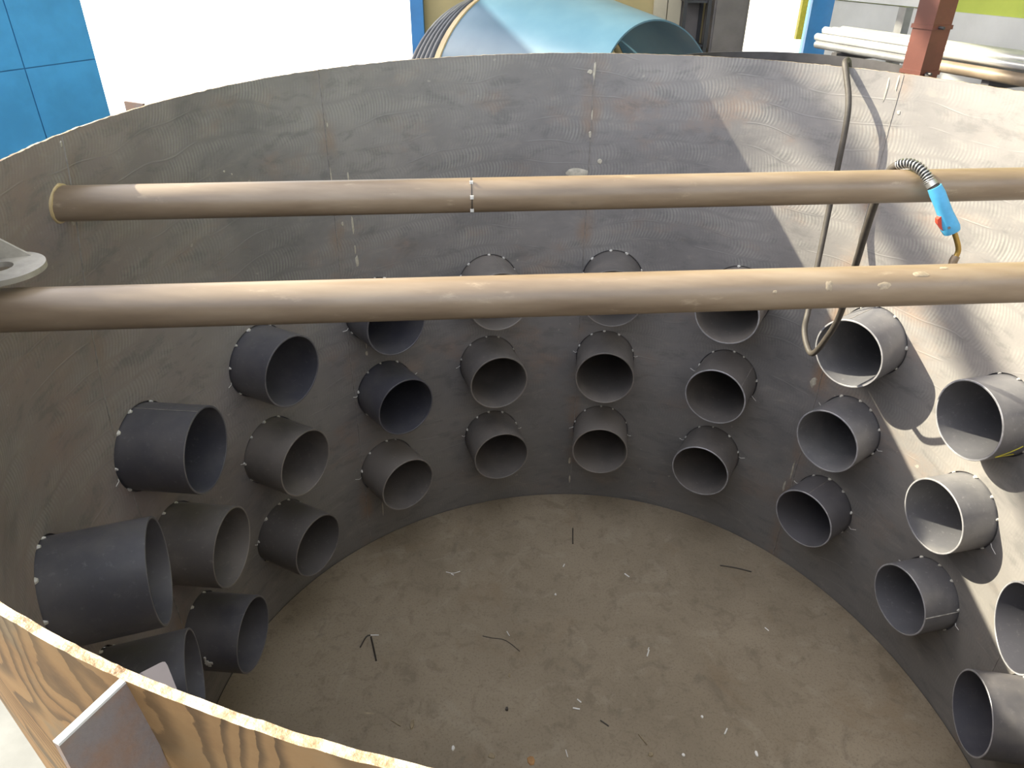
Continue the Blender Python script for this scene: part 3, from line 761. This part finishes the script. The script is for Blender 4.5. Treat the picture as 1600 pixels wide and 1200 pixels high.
rod([(1132, 1148), (1136, 1139)], .0036, BW, 'bright upright offcut near the front right of tank bottom', 'offcut', None, 'wire_offcut')
rod([(610, 1125), (626, 1135)], .002, MAT['tanchip'], 'thin tan wire just left of the brown chip in front', 'wire')
rod([(884, 1172), (887, 1183)], .002, BW, 'thin pale wire at the very front middle of tank bottom', 'wire')
rod([(1195, 981), (1201, 986)], .0025, BW, 'lone bright crumb of wire far right on tank bottom', 'wire')
chip(644, 1132, 8, 14, MAT['tanchip'], 'brown upright chip in front left near the rim', 1, 0.006)
chip(830, 1188, 15, 12, MAT['rustchip'], 'orange rust flake at the front middle edge of picture', 2)
chip(768, 1181, 13, 7, MAT['tanchip'], 'flat tan flake left of the orange rust flake', 3)
chip(708, 1169, 6, 8, BW, 'pale curled shaving left of the two flakes in front', 4)
chip(1017, 1179, 10, 6, MAT['tanchip'], 'pale tan flake at front, below the slanted tan rod', 5)
chip(1068, 1180, 6, 4, BW, 'white speck of metal at front right', 6)
chip(1182, 1178, 6, 7, BW, 'white three-cornered chip farthest right in front', 7)
chip(1097, 1120, 5, 4, BW, 'small white chip left of the bright upright offcut', 8)
chip(796, 1055, 5, 6, MAT['tanchip'], 'small tan chip in the middle of tank bottom', 9)
chip(792, 1108, 6, 5, DW, 'small dark nut-like lump left of the two front offcuts', 10, 0.008)
chip(868, 929, 4, 3, BW, 'tiny pale chip below the small pale back offcut', 11)

# ------------------------------------------------------------------ behind the tank
# blue door leaf standing open on the left
fe = ony(150, 92, 6.6); ld = Vector((-0.457, -0.889, 0)); lnv = Vector((0.889, -0.457, 0))
leaf = bpy.data.objects.new('door_1', None); C.objects.link(leaf); leaf.location = (fe.x, fe.y, 0); struct(leaf)
zsplit = fe.z
base = Vector((fe.x, fe.y, 0))
m = MB(); m.box(base + ld * 1.6 - lnv * 0.03 + Vector((0, 0, 2.35)), ld * 1.6, lnv * 0.022, (0, 0, 2.30)); m.build('door_core', MAT['blue_frame'], leaf, False)
s1 = 0.0
# position of the vertical joint, from the sight line that meets the leaf plane
d = ray(52, 150); tpar = (base - EYE).dot(lnv) / d.dot(lnv); s1 = (EYE + d * tpar - base).dot(ld)
for a, b in ((0.0, s1), (s1, s1 + (s1 if s1 > .5 else .9)), (s1 * 2 if s1 > .5 else s1 + .9, 3.2)):
    for z0, z1 in ((0.05, zsplit - 1.15), (zsplit - 1.15, zsplit), (zsplit, zsplit + 1.15), (zsplit + 1.15, 4.6)):
        # thin pillowed sheet with a dent
        nx, nz = 10, 10; vs, fs = [], []
        for i in range(nx + 1):
            for j in range(nz + 1):
                s_ = a + 0.004 + (b - a - 0.008) * i / nx; zz = z0 + 0.004 + (z1 - z0 - 0.008) * j / nz
                e = 0.0 if i in (0, nx) or j in (0, nz) else 1.0
                w = 0.012 * e * noise.noise(Vector((s_ * 2.2, zz * 2.2, 3.0))) + 0.004 * e
                dd = math.hypot(s_ - 0.55 * s1, (zz - (zsplit - 0.18)) * 1.3); w -= 0.02 * e * math.exp(-(dd / 0.12) ** 2)
                vs.append(base + ld * s_ + Vector((0, 0, zz)) + lnv * w)
        for i in range(nx):
            for j in range(nz): fs.append((i * (nz + 1) + j, (i + 1) * (nz + 1) + j, (i + 1) * (nz + 1) + j + 1, i * (nz + 1) + j + 1))
        link('door_panel', vs, fs, MAT['blue_sheet'], leaf)

# pale blue cone-shaped vessel lying on its side
def cone_vessel():
    A = ony(850, 215, 7.4); B = ony(1035, 128, 6.15)
    A = Vector((A.x, A.y, 1.55)); B = Vector((B.x, B.y, 1.93))
    d = (B - A).normalized(); L = (B - A).length
    t = d.cross(Vector((0, 0, 1))).normalized(); up = t.cross(d)
    T = thing('blue_vessel', 'large pale blue cone-shaped vessel lying on its side behind the tank', 'vessel', (A.x, A.y, 0))
    n = 72
    def rings(prof, name, mat, par):
        vs, fs = [], []
        for s_, r in prof: vs += [A + d * s_ + (t * math.cos(2 * PI * i / n) + up * math.sin(2 * PI * i / n)) * r for i in range(n)]
        for a in range(len(prof) - 1):
            for i in range(n): fs.append((a * n + i, a * n + (i + 1) % n, (a + 1) * n + (i + 1) % n, (a + 1) * n + i))
        return link(name, vs, fs, mat, par, True, 40)
    R0, R1 = 1.22, 0.635
    rings([(0, R0), (L * 0.5, (R0 + R1) / 2 + 0.03), (L, R1), (L, R1 - 0.012), (L * 0.5, (R0 + R1) / 2 + 0.018), (0, R0 - 0.012), (0, R0)], 'cone_shell', MAT['blue_tank'], T)
    rings([(-0.10, R0 - 0.02), (-0.10, R0 + 0.015), (0.0, R0 + 0.012), (0.0, R0 - 0.02), (-0.10, R0 - 0.02)], 'end_band', MAT['tanrim'], T)
    for k in range(5):
        s0 = -0.20 - k * 0.10; pr = []
        for i in range(13):
            w = 2 * PI * i / 12; pr.append((s0 + 0.044 * math.cos(w), R0 - 0.03 + 0.05 * math.sin(w)))
        rings(pr, 'stiffener_ring', MAT['rib'], T)
    rings([(-0.66, R0 - 0.07), (-0.66, R0 - 0.05), (-0.10, R0 - 0.05), (-0.10, R0 - 0.07), (-0.66, R0 - 0.07)], 'end_collar', MAT['rib'], T)
    for s_ in (0.25, L * 0.75):
        P = A + d * s_; r = R0 + (R1 - R0) * s_ / L; zb = P.z - r * 0.88
        MB().box((P.x, P.y, zb / 2 - 0.005), t * 0.55, d * 0.06, (0, 0, zb / 2 + .004)).build('saddle', MAT['greytube'], T, False)
cone_vessel()

# second, smaller shell standing behind on the right
c2 = Vector((1.78, 5.15, 0)); r2 = 0.83; h2 = 2.36
n = 96; vs = []; fs = []
for r, z in ((r2, 0), (r2, h2), (r2 - 0.010, h2), (r2 - 0.010, 0.0)): vs += [c2 + Vector((math.sin(2 * PI * i / n) * r, math.cos(2 * PI * i / n) * r, z)) for i in range(n)]
for a in range(4):
    for i in range(n): fs.append((a * n + i, a * n + (i + 1) % n, ((a + 1) % 4) * n + (i + 1) % n, ((a + 1) % 4) * n + i))
o = link('steel_shell', vs, fs, MAT['darktube']); tag(o, 'dark round steel shell showing its rim just behind the far tank rim, right', 'shell')

# board, shelf and locker against the back wall
def backbox(name, px0, px1, z0, z1, depth, mat, label, cat):
    x0, x1 = bx(px0, YB - depth), bx(px1, YB - depth)
    T = thing(name, label, cat, ((x0 + x1) / 2, YB - depth / 2, z0)); return T, x0, x1
T, x0, x1 = backbox('wall_board', 1017, 1060, 0, 4.4, 0.05, None, 'tall cream board leaning on the ochre back wall beside the shelf', 'board')
for i in range(2):
    a = x0 + (x1 - x0) * i / 2; b = x0 + (x1 - x0) * (i + 1) / 2 - 0.01
    MB().box(((a + b) / 2, YB - 0.03, 2.2), ((b - a) / 2, 0, 0), (0, 0.025, 0), (0, 0, 2.2)).build('board_panel', MAT['cream'], T, False)
T, x0, x1 = backbox('shelf_rack', 1065, 1102, 0, 4.2, 0.4, None, 'dark open shelf rack between the cream board and the grey locker', 'shelf')
for x in (x0, x1):
    for y in (YB - 0.4, YB - 0.03): MB().box((x, y, 2.1), (0.018, 0, 0), (0, 0.018, 0), (0, 0, 2.1)).build('post', MAT['shelfdark'], T, False)
MB().box(((x0 + x1) / 2, YB - 0.012, 2.1), ((x1 - x0) / 2 + .02, 0, 0), (0, 0.008, 0), (0, 0, 2.1)).build('back_panel', MAT['greybrown'], T, False)
for k in range(8):
    z = 0.4 + 0.42 * k + 0.02
    MB().box(((x0 + x1) / 2, YB - 0.21, z), ((x1 - x0) / 2 - .018, 0, 0), (0, 0.18, 0), (0, 0, 0.012)).build('shelf_board', MAT['shelfdark'], T, False)
T, x0, x1 = backbox('tall_locker', 1110, 1163, 0, 4.2, 0.42, None, 'tall grey brown locker beside the bright rear doorway', 'locker')
MB().box(((x0 + x1) / 2, YB - 0.205, 2.1), ((x1 - x0) / 2, 0, 0), (0, 0.20, 0), (0, 0, 2.1)).build('body', MAT['greybrown'], T, False)
MB().box(((x0 + x1) / 2, YB - 0.415, 2.1), ((x1 - x0) / 2 - .02, 0, 0), (0, 0.01, 0), (0, 0, 2.06)).build('locker_door', MAT['greybrown'], T, False)
# yellow lever bar on the doorway jamb
y0 = ony(1252, 62, YB - 0.3); y1 = ony(1262, 10, YB - 0.3)
o = MB().box(((y0.x + y1.x) / 2, YB - 0.18, 2.9), (0.03, 0, 0), (0, 0.035, 0), (0, 0, 0.75)).build('bollard_strip', MAT['yellow'], None, False)
tag(o, 'narrow yellow upright strip on the blue jamb of the rear doorway', 'strip')

# cladding on the right wall: pale lower sheet, white rail, white board above
def rz(px, py, off=0.0):
    """height at which a sight line meets the right wall plane"""
    d = ray(px, py); t_ = (w0 - nr * off - EYE).dot(nr) / d.dot(nr); P = EYE + d * t_; return (P - w0).dot(dr), P.z
sA, zA = rz(1310, 2); sB, zB = rz(1600, 22)
zr = (zA + zB) / 2
W2 = w0 - nr * 0.03
k = 0; s_ = 0.0
while s_ < 8.4:
    struct(slab('wall_panel', W2, s_, s_ + 1.19, 0.0, zr - 0.01, 0.029, MAT['palewall'])); s_ += 1.2
struct(slab('trim_3', w0 - nr * 0.06, 0.0, rz(1462, 10)[0], zr, zr + 0.10, 0.059, MAT['white']))
sb0, zb0 = rz(1560, 6); sb1, _ = rz(1640, 10)
o = slab('notice_board', w0 - nr * 0.035, sb0, sb0 + 1.5, zr + 0.16, zr + 0.95, 0.03, MAT['white']); tag(o, 'plain white board on the lime wall, top right corner', 'board')

# pipe rack: rows of long tubes along the right wall
e0 = ony(1268, 60, 7.0)
RD = dr.copy()
def tube_at(s0, s1, off, z, r, mat, label, group, name='steel_tube'):
    P = Vector((e0.x, e0.y, 0)) + nr * off + RD * s0; Q = Vector((e0.x, e0.y, 0)) + nr * off + RD * s1
    m = MB(); n = 14
    vs = []
    t = RD.cross(Vector((0, 0, 1))).normalized()
    for c_, rr in ((P, r), (Q, r), (Q, r * 0.85), (P, r * 0.85)):
        vs += [c_ + Vector((0, 0, z)) + (t * math.cos(2 * PI * i / n) + Vector((0, 0, 1)) * math.sin(2 * PI * i / n)) * rr for i in range(n)]
    fs = [(a * n + i, a * n + (i + 1) % n, ((a + 1) % 4) * n + (i + 1) % n, ((a + 1) % 4) * n + i) for a in range(4) for i in range(n)]
    o = link(name, vs, fs, mat, None, True, 40); tag(o, label, 'tube', group); return o
RACK = thing('pipe_rack', 'steel pipe rack along the right wall with a brown red post in front', 'rack', (e0.x, e0.y, 0))
ZR = e0.z
for i in range(4):
    P = Vector((e0.x, e0.y, 0)) + RD * (0.35 + i * 1.45)
    if i != 1:
        MB().box(P + nr * 0.62 + Vector((0, 0, 1.3)), RD * 0.04, nr * 0.04, (0, 0, 1.3)).build('post', MAT['greytube'], RACK, False)
    for zz in (ZR - 0.10, ZR - 0.34):
        MB().box(P + nr * 0.30 + Vector((0, 0, zz)), RD * 0.03, nr * 0.34, (0, 0, 0.028)).build('arm', MAT['darktube'], RACK, False)
# the red-brown post in front
pb = ony(1440, 100, 5.05); pb.z = 0
rp = MB(); rp.box(pb + Vector((0, 0, 2.2)), RD * 0.075, nr * 0.075, (0, 0, 2.2)); rpo = rp.build('red_post', MAT['redpost'], RACK, False); rpo['label'] = 'brown red square steel post'
for zz in (2.36, 2.62):
    MB().box(pb + Vector((0, 0, zz)), RD * 0.083, nr * 0.083, (0, 0, 0.012)).build('clamp_plate', MAT['redpost'], rpo, False)
    MB().tube([pb - nr * 0.03 - RD * 0.10 + Vector((0, 0, zz)), pb - nr * 0.03 + RD * 0.12 + Vector((0, 0, zz))], 0.009, 8).build('bolt', MAT['shelfdark'], rpo)
ORD = ['front', 'second', 'third', 'fourth', 'fifth', 'sixth']
def row(mat, s0, s1, off0, pitch, cnt, z, r, what, group):
    for i in range(cnt):
        nth = 'front' if i == 0 else ORD[i] + ' from the front'
        tube_at(s0 + random.uniform(0, 0.10), s1, off0 + i * pitch, z, r, MAT[mat], what % nth, group)
Z0 = ZR - 0.072
row('greytube', 0.02, 5.2, 0.02, 0.062, 6, Z0 + 0.030, 0.030, 'grey steel tube, %s, in the bottom layer of the upper rack bundle', 'tubes on the upper rack arms')
row('alu', 0.0, 5.2, 0.05, 0.062, 5, Z0 + 0.084, 0.030, 'bright bare tube, %s, in the middle layer of the upper rack bundle', 'tubes on the upper rack arms')
row('alu', 0.04, 5.2, 0.08, 0.062, 4, Z0 + 0.138, 0.030, 'bright bare tube, %s, in the top layer of the upper rack bundle', 'tubes on the upper rack arms')
row('darktube', -0.35, 5.0, 0.00, 0.10, 5, ZR - 0.264, 0.048, 'thick dark tube, %s, on the lower rack arms', 'tubes on the lower rack arms')
tube_at(1.35, 5.2, -0.055, Z0 + 0.040, 0.040, MAT['browntube'], 'brown tube in front of the upper rack bundle, right of the red post', None)
tube_at(1.30, 5.2, -0.032, Z0 + 0.115, 0.026, MAT['alu'], 'thin bright tube riding above the brown tube, right of the red post', None)
tube_at(0.9, 5.2, -0.085, ZR - 0.276, 0.036, MAT['greytube'], 'grey tube in front of the thick dark lower tubes', None)
# roof tie bar crossing high above, its shadow falls on the tank wall
P = Vector((1.42, 3.35, 2.29)) - sdir * 14.0; td = Vector((0.755, 0.656, 0))
o = struct(MB().box(P, td * 6.0, Vector((-td.y, td.x, 0)) * 0.07, (0, 0, 0.07)).build('trim_4', MAT['greytube'], None, False))
